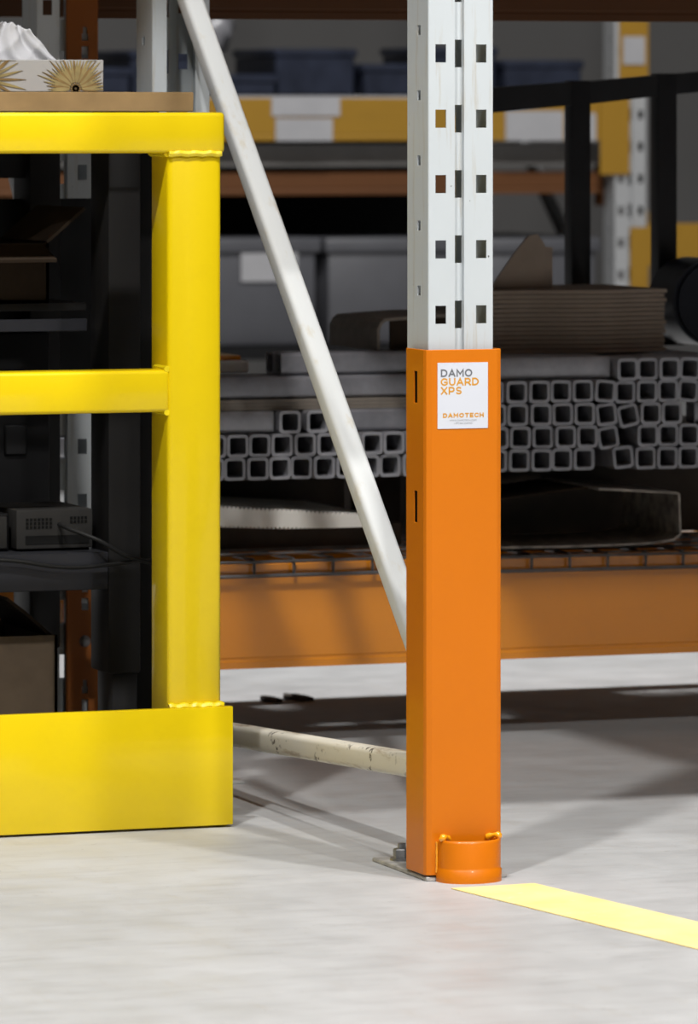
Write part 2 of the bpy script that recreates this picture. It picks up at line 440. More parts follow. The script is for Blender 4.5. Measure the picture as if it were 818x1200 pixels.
# ------------------------------------------------------------------ column guard
def column_guard():
    t = empty('column_guard', (.04, 0, 0), 'orange steel column guard with a printed sticker wrapped round the white upright', 'column guard')
    prof = [(-.008, .052), (-.008, -.0046), (-.0062, -.0094), (-.0007, -.012), (.0807, -.012), (.0862, -.0094), (.088, -.0046), (.088, .052)]
    holes = []
    for z0, z1 in ((.5515, .5881), (.4129, .4495)):
        holes.append((.052 - .0207 - .0060, .052 - .0207 + .0050, z0, z1))
    me = folded_sheet_me(prof, .007, .614, holes, .004)
    me.materials.append(MATS['orange_gloss_paint'])
    o = link('guard_shell', me, None, t); o.location = -abs_loc(t)
    md = o.modifiers.new('gauge', 'SOLIDIFY'); md.thickness = .002; md.offset = -1
    bv = o.modifiers.new('soft', 'BEVEL'); bv.width = .0007; bv.segments = 2; bv.limit_method = 'ANGLE'
    box('slot_shade_strip', 'black_plastic', -.0042, -.0006, .004, .050, .02, .60, t)  # added dark strip standing in for the shade inside the side slots
    # half-round toe cup welded to the foot
    cx = .0438
    def arc(r, depth, n=20):
        return [(cx - r * math.cos(math.pi * k / n), -.012 - depth * (math.sin(math.pi * k / n) ** .8)) for k in range(n + 1)]
    bm = bmesh.new()
    secs = [(0.0, .0388, .0365), (.0135, .0388, .0365), (.0150, .0375, .035), (.0172, .0372, .0345), (.0455, .0372, .0345), (.0478, .0366, .0335), (.0486, .0352, .032), (.047, .0325, .029), (.012, .0325, .029)]
    R = []
    for z, r, dp in secs: R.append([bm.verts.new((p[0], p[1], z)) for p in arc(r, dp)])
    for a, b in zip(R, R[1:]):
        for k in range(20): bm.faces.new((a[k], a[k + 1], b[k + 1], b[k]))
    me = bm_mesh(bm, 'cup'); smooth_by_angle(me, 50); me.transform(Matrix.Translation(-abs_loc(t)))
    cup = link('toe_cup', me, 'orange_gloss_paint', t)
    for x in (.0125, .0750):
        pts = []; rad = []
        for k in range(9):
            a = k / 8
            pts.append((x + (.006 if x < .04 else -.006) * (a - .5) * -2, -.0135 - .009 * math.sin(a * 2.2), .0485 + .0035 * math.sin(a * 3.0)))
            rad.append(.0036 + .0012 * math.sin(a * 9 + x * 100))
        sweep('weld_bead', 'weld_glint_orange', pts, rad, cup, 8)
    for x in (.0055, .0818):
        sweep('weld_bead', 'weld_glint_orange', [(x, -.0128, .010 + .004 * k) for k in range(10)], [.0014 + .0004 * math.sin(k * 2.3) for k in range(10)], cup, 7)
    # sticker, flat print on the front face
    st = box('sticker', 'sticker_white', .0066, .0690, -.0127, -.0119, .5226, .5989, t, 0)
    def put(body, x, z, h, mat, bold, width, space=1.0, label=None):
        me = text_me(body, 1.0, bold, 1.0, space)
        xs = [v.co.x for v in me.vertices]; ys = [v.co.y for v in me.vertices]
        me.transform(Matrix.Translation((-min(xs), -min(ys), 0)))
        me.transform(Matrix.Diagonal((width / (max(xs) - min(xs)), h / (max(ys) - min(ys)), 0.002, 1)))
        me.transform(Matrix.Rotation(math.radians(90), 4, 'X'))
        me.transform(Matrix.Translation(Vector((x, -.0129, z)) - abs_loc(st)))
        link('lettering', me, mat, st)
    R_ = 10
    def arcp(cx, cy, rx, ry, a0, a1): return [(cx + rx * math.cos(math.radians(a0 + (a1 - a0) * k / R_)), cy + ry * math.sin(math.radians(a0 + (a1 - a0) * k / R_))) for k in range(R_ + 1)]
    G = {'D': (.86, [[(0, 0), (0, 1)], [(0, 1), (.36, 1)] + arcp(.36, .5, .50, .5, 90, -90) + [(0, 0)]]), 'A': (.92, [[(0, 0), (.46, 1), (.92, 0)], [(.18, .30), (.74, .30)]]),
         'M': (.98, [[(0, 0), (0, 1), (.49, .32), (.98, 1), (.98, 0)]]), 'O': (1.0, [arcp(.5, .5, .5, .5, 0, 180) + arcp(.5, .5, .5, .5, 180, 360)[1:]]),
         'G': (.94, [arcp(.5, .5, .5, .5, 42, 200) + arcp(.5, .5, .5, .5, 200, 325)[1:] + [(.92, .44), (.54, .44)]]), 'U': (.82, [[(0, 1), (0, .4)] + arcp(.41, .4, .41, .4, 180, 360) + [(.82, 1)]]),
         'R': (.80, [[(0, 0), (0, 1)], [(0, 1), (.42, 1)] + arcp(.42, .69, .34, .31, 90, -90) + [(.1, .38)], [(.42, .38), (.80, 0)]]), 'X': (.82, [[(0, 0), (.82, 1)], [(0, 1), (.82, 0)]]),
         'P': (.74, [[(0, 0), (0, 1)], [(0, 1), (.42, 1)] + arcp(.42, .69, .32, .31, 90, -90) + [(.1, .38)]]), 'S': (.70, [arcp(.36, .74, .32, .26, 35, 270) + arcp(.36, .25, .35, .25, 90, -150)[1:]]),
         'T': (.80, [[(0, 1), (.80, 1)], [(.40, 1), (.40, 0)]]), 'E': (.68, [[(.68, 1), (0, 1), (0, 0), (.68, 0)], [(0, .5), (.6, .5)]]),
         'C': (.88, [arcp(.5, .5, .5, .5, 42, 180) + arcp(.5, .5, .5, .5, 180, 318)[1:]]), 'H': (.82, [[(0, 0), (0, 1)], [(.82, 0), (.82, 1)], [(0, .5), (.82, .5)]])}
    def word(body, x, z, h, mat, th, width, gap=.30):
        tot = sum(G[c][0] for c in body) + gap * (len(body) - 1); k = width / tot; th *= h
        cur = x
        for ci, c in enumerate(body):
            w, strokes = G[c]
            bm = bmesh.new()
            for si, line in enumerate(strokes):        # each stroke is one mitred ribbon
                pts = [Vector((cur + p[0] * k, z + th / 2 + p[1] * (h - th))) for p in line]
                pts = [p for i, p in enumerate(pts) if i == 0 or (p - pts[i - 1]).length > 1e-6]
                closed = (pts[0] - pts[-1]).length < 1e-6
                if closed: pts.pop()
                m = len(pts); pr = []
                for i in range(m):
                    ns = []
                    if i > 0 or closed: e = pts[i] - pts[i - 1]; ns.append(Vector((-e.y, e.x)).normalized())
                    if i < m - 1 or closed: e = pts[(i + 1) % m] - pts[i]; ns.append(Vector((-e.y, e.x)).normalized())
                    n = sum(ns, Vector((0, 0))).normalized(); n *= th / 2 / max(.45, n.dot(ns[0]))
                    e = Vector((0, 0))
                    if not closed and i in (0, m - 1): e = (pts[i] - pts[1 if i == 0 else m - 2]).normalized() * th * .5
                    y = -.01278 - .00006 * si - .00003 * (ci % 2)
                    pr.append([bm.verts.new((q.x, y, q.y)) for q in (pts[i] + e + n, pts[i] + e - n)])
                for i in range(m if closed else m - 1):
                    p, q = pr[i], pr[(i + 1) % m]
                    bm.faces.new((p[0], p[1], q[1], q[0]))
            bmesh.ops.recalc_face_normals(bm, faces=bm.faces)
            me = bpy.data.meshes.new('letter'); bm.to_mesh(me); bm.free(); me.transform(Matrix.Translation(-abs_loc(st)))
            link('letter', me, mat, st)
            cur += (w + gap) * k
    word('DAMO', .0114, .5824, .0090, 'ink_grey', .20, .0372, .40)
    word('GUARD', .0112, .5722, .0090, 'ink_orange', .21, .0455, .40)
    word('XPS', .0114, .5620, .0090, 'ink_orange', .20, .0240, .42)
    word('DAMOTECH', .0138, .5352, .0054, 'ink_orange', .27, .0492, .55)
    put('WWW.DAMOTECH.COM', .0212, .5312, .0019, 'ink_fine_grey', .0, .0334)
    put('1.877.861.DAMO', .0270, .5277, .0019, 'ink_fine_grey', .0, .0224)
column_guard()

# ------------------------------------------------------------------ yellow guard railing
RY = .532
def railing():
    t = empty('guard_railing', (-.9, RY, 0), 'glossy yellow steel guard railing with toe board beside the rack frame', 'railing')
    X0 = -1.75
    for x0, x1 in ((-.1427, -.0725), (X0 + .012, X0 + .082)):
        box('railing_post', 'yellow_gloss_paint', x0, x1, RY, RY + .072, .10, .8385, t, .0065, 3)
    box('top_rail', 'yellow_gloss_paint', X0, -.0688, RY - .003, RY + .070, .8375, .8882, t, .005, 3)
    box('mid_rail', 'yellow_gloss_paint', X0 + .078, -.140, RY + .001, RY + .0515, .5166, .5688, t, .005, 3)
    box('toe_board', 'yellow_gloss_paint', X0 - .012, -.0609, RY - .010, RY + .002, .003, .1500, t, .0012, 2)
    def bead(pts, r):
        sweep('weld_bead', 'weld_paint_yellow', pts, [r * (1 + .08 * math.sin(i * 1.9)) for i in range(len(pts))], t, 7)
    n = 22
    bead([(-.1427 + .069 * k / n, RY - .0015, .8372 - .0006 * math.sin(k)) for k in range(n + 1)], .0042)
    bead([(-.1427 + .071 * k / n, RY - .003, .1512 + .0008 * math.sin(k * 1.3)) for k in range(n + 1)], .0048)
    bead([(-.1432, RY + .002 + .047 * k / n, .5700) for k in range(n + 1)], .0042)
    bead([(-.1432, RY + .002 + .047 * k / n, .5160) for k in range(n + 1)], .0040)
    bead([(-.1432, RY + .002 + .066 * k / n, .8372) for k in range(n + 1)], .0045)
    for x in (-.1427, X0 + .012):
        box('foot_plate', 'yellow_gloss_paint', x - .02, x + .078, RY + .002, RY + .13, 0, .008, t, .001, 1)
        box('post_foot', 'yellow_gloss_paint', x + .001, x + .069, RY + .002, RY + .071, .008, .101, t)
railing()

# ------------------------------------------------------------------ floor marking
tp = prism('floor_marking', 'floor_paint_yellow', [(-.0012, -.0765), (.1034, -.0707), (.5, -2.45), (.385, -2.45)], .0003, .0012, 'Z')
tag(tp, 'yellow painted line on the concrete floor starting beside the column guard', 'floor marking')

# ------------------------------------------------------------------ workbench bay behind the railing
def workbench():
    t = empty('workbench', (-.8, .95, 0), 'dark grey height-adjustable workbench with a brown wooden top behind the yellow railing', 'workbench')
    box('tabletop', 'bench_wood', -1.65, -.0601, .68, 1.22, .889, .9139, t, .0012, 1)
    for x0 in (-.1516, -1.56):
        for y0 in (.75, 1.10):
            l = box('leg', 'bench_metal', x0, x0 + .0435, y0, y0 + .077, .171, .889, t, .003, 2)
            box('leg_extension', 'bench_inner_metal', x0 + .0068, x0 + .0412, y0 + .006, y0 + .07, .0, .1712, l, .003, 2)
    s = box('lower_shelf', 'shelf_metal', -1.52, -.1518, .752, 1.14, .322, .327, t, .0008, 1)
    box('shelf_lip', 'shelf_metal', -1.52, -.1518, .750, .7535, .2795, .3272, s, .0008, 1)
    s2 = box('upper_shelf', 'bench_metal', -1.52, -.150, .85, 1.14, .632, .642, t, .001, 1)
    box('shelf_lip', 'shelf_metal', -1.52, -.150, .846, .8505, .6055, .6215, s2, .001, 1)
    box('dark_strip', 'black_plastic', -.1078, -.070, .792, .800, .02, .889, t)  # dark strip added to blacken the gap beside the leg
    box('back_panel', 'black_plastic', -1.50, -.048, 1.140, 1.146, .496, .772, t)
    box('stretcher', 'bench_metal', -1.52, -.15, 1.12, 1.15, .80, .88, t)
workbench()
def tissue():
    t = empty('tissue_box', (-.28, .81, .9142), 'flat white tissue box printed with golden daisies on the wooden bench top', 'tissue box')
    b = box('carton', 'tissue_box_card', -.392, -.1575, .752, .872, .9142, .9552, t, .001, 1)
    yf = .7512
    def petal(cx, cz, a, r0, r1, w, mat, dy=0):
        pts = []
        for k in range(11):
            u = k / 10; pts.append((r0 + (r1 - r0) * u, w * math.sin(math.pi * u ** .7)))
        for k in range(9, 0, -1):
            u = k / 10; pts.append((r0 + (r1 - r0) * u, -w * math.sin(math.pi * u ** .7)))
        out = []
        for r, h in pts:
            x = cx + r * math.cos(a) - h * math.sin(a); z = cz + r * math.sin(a) + h * math.cos(a)
            out.append((min(-.1582, max(-.391, x)), min(.9545, max(.9149, z))))
        ded = [out[0]]
        for p in out[1:]:
            if math.dist(p, ded[-1]) > 1e-5: ded.append(p)
        if math.dist(ded[0], ded[-1]) < 1e-5: ded.pop()
        if len(ded) > 2: prism('printed_petal', mat, ded, yf - .0003 - dy, yf + .0006, 'Y', b)
    for cx, cz, n in ((-.195, .9185, 30), (-.312, .930, 26)):
        for i in range(n):
            a = math.radians(-8 + 196 * i / (n - 1)) if cz < .92 else 2 * math.pi * i / n
            L = random.uniform(.036, .054)
            petal(cx, cz, a, .007, L, random.uniform(.0013, .0022), 'petal_gold' if i % 3 else 'petal_brown', .00004 * (i % 5))
        for i in range(12):
            a = 2 * math.pi * i / 12
            petal(cx, cz, a, .001, .008, .002, 'petal_brown', .0004)
    # pulled-up tissue, two folded layers rising to a crumpled ridge
    for lay in range(2):
        bm = bmesh.new(); nu, nv = 40, 18; g = {}
        for j in range(nv):
            v = j / (nv - 1)
            for i in range(nu):
                u = i / (nu - 1)
                xl = -.345 + .055 * v ** 1.3; xr = -.210 - .028 * v ** .9
                if lay: xl += .02; xr -= .03 - .02 * v
                x = xl + (xr - xl) * u
                f = math.sin(u * 17 + 2.5 * v + lay) + .6 * abs(math.sin(u * 9 - 4 * v + lay * 2)) + .35 * math.sin(u * 37 + v * 9)
                y = .800 + .016 * lay - .010 + .0062 * f * (1 - .25 * v) + .012 * (v - .5)
                z = .9536 + v * (.0475 + .004 * math.sin(u * 5 + lay * 2) - .003 * abs(math.sin(u * 14)) - .012 * max(0, u - .75))
                g[i, j] = bm.verts.new((x, y, z))
        for j in range(nv - 1):
            for i in range(nu - 1): bm.faces.new((g[i, j], g[i + 1, j], g[i + 1, j + 1], g[i, j + 1]))
        me = bm_mesh(bm, 'tissue', True); me.transform(Matrix.Translation(-abs_loc(t)))
        o = link('tissue', me, 'tissue_white', t); md = o.modifiers.new('ply', 'SOLIDIFY'); md.thickness = .0006
tissue()
def computer():
    t = empty('computer', (-.22, .84, .327), 'small dark computer unit with vent holes on the lower bench shelf', 'computer')
    b = box('case', 'computer_shell', -.262, -.160, .79, .93, .330, .380, t, .002, 2)
    for r in range(3):
        for c in range(7): box('vent_hole', 'computer_vent', -.2495 + c * .0052, -.2459 + c * .0052, .7893, .7905, .3660 - r * .005, .3694 - r * .005, b)
    for r in range(2):
        for c in range(5): box('vent_hole', 'computer_vent', -.1905 + c * .0048, -.1872 + c * .0048, .7893, .7905, .3672 - r * .005, .3706 - r * .005, b)
    box('port_strip', 'computer_vent', -.25, -.165, .7893, .7905, .336, .347, b)
    for x in (-.25, -.172): box('foot', 'black_plastic', x, x + .01, .80, .92, .327, .331, t)
    d = empty('drive_unit', (-.35, .84, .327), 'black drive box with rounded front standing left of the computer', 'computer')
    box('case', 'black_plastic', -.40, -.268, .80, .95, .327, .376, d, .004, 3)
    box('front_bezel', 'computer_shell', -.396, -.272, .797, .802, .331, .372, d, .002, 2)
    def spl(P, n=8):
        out = []
        for i in range(len(P) - 1):
            p0 = Vector(P[max(i - 1, 0)]); p1 = Vector(P[i]); p2 = Vector(P[i + 1]); p3 = Vector(P[min(i + 2, len(P) - 1)])
            for k in range(n):
                u = k / n
                out.append(.5 * ((2 * p1) + (p2 - p0) * u + (2 * p0 - 5 * p1 + 4 * p2 - p3) * u * u + (3 * p1 - p0 - 3 * p2 + p3) * u ** 3))
        out.append(Vector(P[-1])); return out
    c = sweep('power_cable', 'cable_grey', spl([(-.205, .79, .361), (-.200, .765, .357), (-.168, .738, .343), (-.133, .735, .323), (-.094, .735, .311), (-.07, .75, .30), (-.065, .75, .2), (-.065, .75, .004)]), .0028, None, 8)
    tag(c, 'dark power cable plugged into the computer and hanging past the bench leg', 'cable')
    c = sweep('data_cable', 'cable_grey', spl([(-.42, .742, .318), (-.30, .742, .3215), (-.225, .742, .311), (-.179, .742, .3095), (-.10, .742, .315), (-.06, .765, .30), (-.055, .765, .20), (-.06, .765, .004)]), .0026, None, 8)
    tag(c, 'dark data cable drooping along the front lip of the bench shelf', 'cable')
computer()
def open_box(name, label, x0, x1, y0, y1, z0, z1, mat, flap=.09, group=None):
    t = empty(name, ((x0 + x1) / 2, (y0 + y1) / 2, z0), label, 'box', group)
    th = .004
    box('front_panel', mat, x0, x1, y0, y0 + th, z0, z1, t); box('back_panel', mat, x0, x1, y1 - th, y1, z0, z1, t)
    box('side_panel', mat, x0, x0 + th, y0, y1, z0, z1, t); box('side_panel', mat, x1 - th, x1, y0, y1, z0, z1, t)
    box('bottom_panel', mat, x0, x1, y0, y1, z0, z0 + th, t)
    return t
lb = open_box('cardboard_box', 'open brown cardboard box standing on the floor under the workbench', -.56, -.186, .86, 1.09, 0, .2123, 'kraft_card')
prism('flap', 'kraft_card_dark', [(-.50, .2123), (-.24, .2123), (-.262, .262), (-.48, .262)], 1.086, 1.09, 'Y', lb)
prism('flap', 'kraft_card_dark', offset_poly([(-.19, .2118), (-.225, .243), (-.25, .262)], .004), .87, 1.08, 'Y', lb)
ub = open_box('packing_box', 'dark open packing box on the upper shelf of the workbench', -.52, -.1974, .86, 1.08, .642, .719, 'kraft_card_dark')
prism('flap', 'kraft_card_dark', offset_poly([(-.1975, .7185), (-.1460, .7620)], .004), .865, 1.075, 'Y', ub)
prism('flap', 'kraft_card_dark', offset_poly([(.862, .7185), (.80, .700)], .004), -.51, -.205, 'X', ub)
k = empty('equipment_case', (-.36, 1.0, .327), 'black equipment case behind the computer on the lower bench shelf', 'case')
box('case_body', 'black_plastic', -.56, -.1672, .955, 1.10, .327, .600, k, .004, 2)
box('case_handle', 'black_plastic', -.46, -.34, .945, .956, .50, .515, k, .003, 2)
box('case_latch', 'black_plastic', -.23, -.20, .950, .956, .44, .48, k, .002, 1)

# ------------------------------------------------------------------ rear rack: orange columns, beams, deck
BX0, BX1 = .0055, 2.72
def rear_frame(x, label, mirror_brace=False):
    t = empty('rack_upright_frame', (x, 1.304, 0), label, 'rack frame')
    add_post('upright_post', PM, (x, 1.304, 0), t); add_post('upright_post', PM, (x, 1.96, 0), t, True)
    bar_between('diagonal_brace', 'cream_brace_paint', (x + .04, 1.36, .62), (x + .04, 1.93, 1.25), .0285, .0285, .007, t)
    bar_between('diagonal_brace', 'cream_brace_paint', (x + .04, 1.93, .10), (x + .04, 1.36, .62), .0285, .0285, .007, t)
rear_frame(-.0805, 'white perforated rack frame behind the workbench carrying orange beam connectors')
rear_frame(2.7265, 'white perforated rack frame at the far end of the tube shelf')
def keyhole_plate(parent, x0, x1, z0, z1, zk, mat):
    # tall connector plate hooked over the upright, with keyholes and slots
    prof = [(x0, 1.3015), (x0 + .0015, 1.300), (x1 - .001, 1.300), (x1, 1.301), (x1, 1.345)]
    us = [0.0]
    for a, b in zip(prof, prof[1:]): us.append(us[-1] + math.hypot(b[0] - a[0], b[1] - a[1]))
    uc = us[1] + .0243; holes = []
    for z in zk:
        holes += [(uc - .0044, uc + .0044, z - .0065, z + .003), (uc - .0028, uc + .0028, z + .003, z + .012), (uc - .0048, uc + .0048, z - .031, z - .0145)]
    me = folded_sheet_me(prof, z0, z1, holes, .003); me.materials.append(MATS[mat])
    me.transform(Matrix.Translation(-abs_loc(parent)))
    o = link('end_connector', me, None, parent)
    md = o.modifiers.new('gauge', 'SOLIDIFY'); md.thickness = .0018; md.offset = 1
    if z0 < .5:
        bm = bmesh.new(); bmesh.ops.create_uvsphere(bm, u_segments=16, v_segments=10, radius=.0085)
        me = bm_mesh(bm, 'head', True); me.transform(Matrix.Diagonal((1, .6, 1, 1))); me.transform(Matrix.Translation(Vector((x0 + .0258, 1.2995, .1585)) - abs_loc(parent)))
        bo = link('bolt_head', me, 'galvanised_bolt', o)

def beam(name, mat, x0, x1, y, z0, z1, label, cat='beam', d=.045, flip=False, plates=0):
    t = empty(name, ((x0 + x1) / 2, y, z0), label, cat)
    h = z1 - z0; s = -1 if flip else 1
    prof = [(0, .0), (.0, .0095), (.0012, .0115), (.0012, .014), (0, .016), (0, h - .002), (.002, h), (d, h), (d, 0)]
    pr = [(y + s * p[0], z0 + p[1]) for p in prof]
    o = prism('beam_body', mat, pr, x0, x1, 'X', t)
    for xa in (x0 - .001, x1 - .002)[plates:]:
        box('end_connector', mat, xa, xa + .003, min(y, y + s * d) - .002, max(y, y + s * d) + .002, z0 - .03, z1 + .03, t)
    return t
lowb = beam('pallet_beam', 'orange_beam_paint', BX0, BX1, 1.30, .112, .258, 'low orange pallet beam under the wire deck and stacked tubes', plates=1)
beam('pallet_beam', 'orange_beam_paint', BX0, BX1, 1.90, .112, .236, 'orange pallet beam under the rear edge of the wire deck', flip=True)
upb = beam('pallet_beam', 'shaded_beam_paint', BX0, BX1, 1.30, 1.018, 1.15, 'orange pallet beam above the stacked tubes with shade painted on its face', plates=1)
beam('pallet_beam', 'shaded_beam_paint', BX0, BX1, 1.95, 1.03, 1.15, 'orange pallet beam along the rear of the upper shelf with shade painted in', flip=True)
keyhole_plate(lowb, -.0385, .0062, .035, .283, (.0929, .2325), 'orange_post_paint')
keyhole_plate(upb, -.0385, .0050, .905, 1.24, (.9936, 1.10), 'orange_post_paint')
dk = box('shade_deck', 'deck_steel', BX0 + .013, BX1, 1.30, 1.96, 1.15, 1.17); tag(dk, 'unseen grey deck added on the upper beams to shade the tube rack', 'shelf deck')  # unseen deck added to keep overhead light off the tubes

for k in range(3):
    c = box('shade_carton', 'kraft_card', .06 + k * .88, .9 + k * .88, 1.34, 1.92, 1.171, 2.3, None, .004, 1)  # unseen load, added to block light above the tubes
    tag(c, 'unseen wide brown carton added above the stacked tubes to block light', 'carton', 'shade cartons above the tubes')

def wire_deck(x0, n, z0, label, slope=0.0):
    pitch = .0585; w = pitch * (n - 1)
    t = empty('wire_deck', (x0 + w / 2, 1.6, z0), label, 'wire deck')
    r = .0026
    def zz(x): return z0 + slope * (x - x0)
    for i in range(n):
        x = x0 + i * pitch; z = zz(x)
        sweep('deck_wire', 'wire_steel', [(x, 1.291, z - .0215), (x, 1.291, z - .002), (x, 1.2925, z), (x, 1.296, z + .0012), (x, 1.92, z + .0012)], r, t, 6)
    xa, xb = x0 - .02, x0 + w + .02
    sweep('cross_wire', 'wire_steel', [(xa, 1.2875, zz(xa) - .0205), (xb, 1.2875, zz(xb) - .0205)], .003, t, 6)
    sweep('cross_wire', 'wire_steel', [(xa, 1.2885, zz(xa) - .001), (xb, 1.2885, zz(xb) - .001)], .0022, t, 6)
    for j in range(9):
        y = 1.335 + .07 * j
        sweep('cross_wire', 'wire_steel', [(xa, y, zz(xa) + .0060), (xb, y, zz(xb) + .0060)], r, t, 6)
wire_deck(.0562, 8, .2625, 'steel wire deck under the white corrugated sheet')
wire_deck(.5312, 9, .2590, 'steel wire deck under the rusty metal duct', -.006)
wire_deck(1.06, 28, .2580, 'steel wire deck at the far end of the tube shelf')

# ------------------------------------------------------------------ square tubes
TS = .0318
TUBE = hollow_tube_me(TS, .0042, .60, .006)
TUBE.materials.append(MATS['tube_steel'])
def tube(x, z, rot=0.0, label='', group='', y=1.33):
    o = link('square_tube', TUBE, None); o.location = (x, y + random.uniform(-.004, .004), z); o.rotation_euler = (0, math.radians(rot + random.uniform(-.6, .6)), 0)
    tag(o, label, 'steel tube', group)
g1, g2, g3 = 'tube ends stacked behind the diagonal brace', 'neat block of tube ends beside the column guard', 'uneven pile of tube ends under the cardboard'
LBL = {1: 'grey square tube end, %s row of the low stack above the white sheet',
       2: 'grey square tube end, %s row of the neat block beside the column guard',
       3: 'grey square tube end, %s row of the uneven pile below the black stand',
       4: 'grey square steel tube lying tilted between the neat block and the uneven pile'}
for i in range(10): tube(.1880 + .0332 * i, .4206, 0, LBL[1] % 'upper', g1 + ', upper row')
for i in range(11): tube(.1503 + .0332 * i, .3885, 0, LBL[1] % 'bottom', g1 + ', bottom row')
for x in (.2984, .3395): tube(x, .4528, 0, 'grey square steel tube end alone on top of the two-row stack', 'single tube ends over the two-row stack')
for r, (xs, z) in enumerate((((.5718, .6062, .6404, .675, .7091, .7423), .4888), ((.5762, .6101, .6436, .6775, .7113, .7442), .4562),
                             ((.58, .614, .648, .6825, .7156, .7490), .4235), ((.5778, .6114, .6454, .6782, .712, .7454), .3913))):
    rw = ('top', 'second', 'third', 'bottom')[r]
    for x in xs: tube(x, z, 0, LBL[2] % rw, g2 + ', %s row' % rw)
for x, z, a, lab in ((.7768, .4882, 4, 'slightly tilted grey square tube ending the top row of the neat block'),
                     (.7790, .4545, -7, 'tilted grey square tube ending the second row of the neat block'),
                     (.7838, .4210, -9, 'tilted grey square tube ending the third row of the neat block'),
                     (.8052, .3925, -7, 'tilted grey square tube on the bottom row just past the gap'),
                     (.8143, .4520, -12, 'most tilted grey square tube leaning above the gap between the stacks')):
    tube(x, z, a, lab, 'tilted tubes between the two stacks')
for x, z, a in ((.8115, .5186, 0), (.8449, .5186, 0), (.877, .5187, 0), (.9116, .5182, 3), (.947, .518, 0), (.981, .518, 0),
                (.8101, .4858, 0), (.8430, .4865, 0), (.8752, .4869, 0), (.9085, .4863, 5), (.944, .486, 0), (.978, .486, 0),
                (.8480, .4548, 0), (.8803, .4548, 0), (.8436, .4230, 0), (.8760, .4229, 0), (.9084, .4228, 0), (.942, .4228, 0), (.976, .4228, 0),
                (.8403, .3905, 0), (.873, .3905, 0), (.9064, .3905, 0), (.940, .3905, 0), (.974, .3905, 0)):
    rw = ('top', 'second', 'middle', 'fourth', 'bottom')[min(4, int(round((.5186 - z) / .0318)))]
    tube(x, z, a, LBL[3] % rw, g3 + ', %s row' % rw)
# tubes lying along the shelf
def long_tube(x0, x1, y, z, label, group=None, mat='tube_steel_dark', rotz=0.0):
    me = hollow_tube_me(TS, .0035, x1 - x0, .006)
    o = link('long_tube', me, mat); o.location = (x0, y + TS / 2, z); o.rotation_euler = (0, 0, math.radians(-90 + rotz))
    tag(o, label, 'steel tube', group)
for i in range(6): long_tube(.50, .792 + .002 * (i % 3), 1.347 + .0335 * i, .5212, 'grey square tube lying lengthwise on the neat block, %s back from its front' % ORD[i], 'lengthwise tubes on the neat block', 'tube_steel')
long_tube(-.25, .2790, 1.345, .4528, 'grey square tube lying lengthwise beside the single tube ends', None, 'tube_steel')
long_tube(.365, .53, 1.345, .4528, 'short grey square tube lying lengthwise behind the diagonal brace')
for i in range(3): long_tube(-.25, .56, 1.358 + .034 * i, .5002, 'dark grey square tube lying lengthwise on the spacer sheets, %s back from the front' % ORD[i], 'lengthwise tubes over the two-row stack')
for i in range(2): long_tube(.300, .57, 1.372 + .034 * i, .5322, 'dark grey square tube lying lengthwise on top of the left stack, %s one' % ('front', 'rear')[i], 'top lengthwise tubes')
long_tube(.924, 1.9, 1.345, .4548, 'grey square tube lying lengthwise inside the uneven pile', None, 'tube_steel')
for i in range(3):
    s = box('spacer_sheet', 'grey_card', -.25, .52, 1.352, 1.60, .4690 + i * .0051, .4738 + i * .0051)
    tag(s, 'thin grey spacer sheet between tubes on the left stack, %s one' % ('bottom', 'middle', 'top')[i], 'sheet', 'spacer sheets')
b = box('foam_board', 'white_corrugated_plastic', 0.02, .285, 1.47, 1.86, .5165, .5335, None, .002, 1); tag(b, 'white board lying on the lengthwise tubes behind the railing', 'board')
b = box('edge_strip', 'orange_beam_paint', 0.022, .280, 1.49, 1.84, .5338, .5400, None, .001, 1); tag(b, 'thin orange strip lying on the white board', 'strip')
# wooden bearers under the tubes
for x0, x1, y0, lab in ((.10, .50, 1.66, 'dark wooden bearer under the left tube stack'), (.56, 1.02, 1.53, 'dark wooden bearer under the neat tube block'), (.56, 1.02, 1.80, 'dark wooden bearer behind under the uneven tube pile')):
    o = box('wooden_bearer', 'dunnage_wood', x0, x1, y0, y0 + .06, .2680, .3718, None, .002, 1); tag(o, lab, 'bearer')
o = box('wooden_bearer', 'dunnage_wood', .10, .50, 1.42, 1.47, .2680, .3008, None, .002, 1); tag(o, 'dark wooden bearer under the white corrugated sheet', 'bearer')
# white corrugated plastic sheet, wavy front edge
def white_sheet():
    n = 200; x0, x1 = .12, .43
    t = empty('plastic_sheet', ((x0 + x1) / 2, 1.5, .27), 'white corrugated plastic sheet lying on the wire deck', 'plastic sheet')
    for k, (zt, zb, mat, y0) in enumerate(((.3400, .3060, 'white_corrugated_plastic', 1.345),)):
        top = []
        for i in range(n + 1):
            x = x0 + (x1 - x0) * i / n
            zc = .3415 - (x - x0) * .078
            top.append((x, zc + (.0014 if i % 4 < 2 else -.0014)))
        bot = [(x, max(.3015, z - .030 + .03 * (x - x0))) for x, z in top][::-1]
        prism('sheet_body', mat, top + bot, y0, y0 + .30, 'Y', t)
white_sheet()
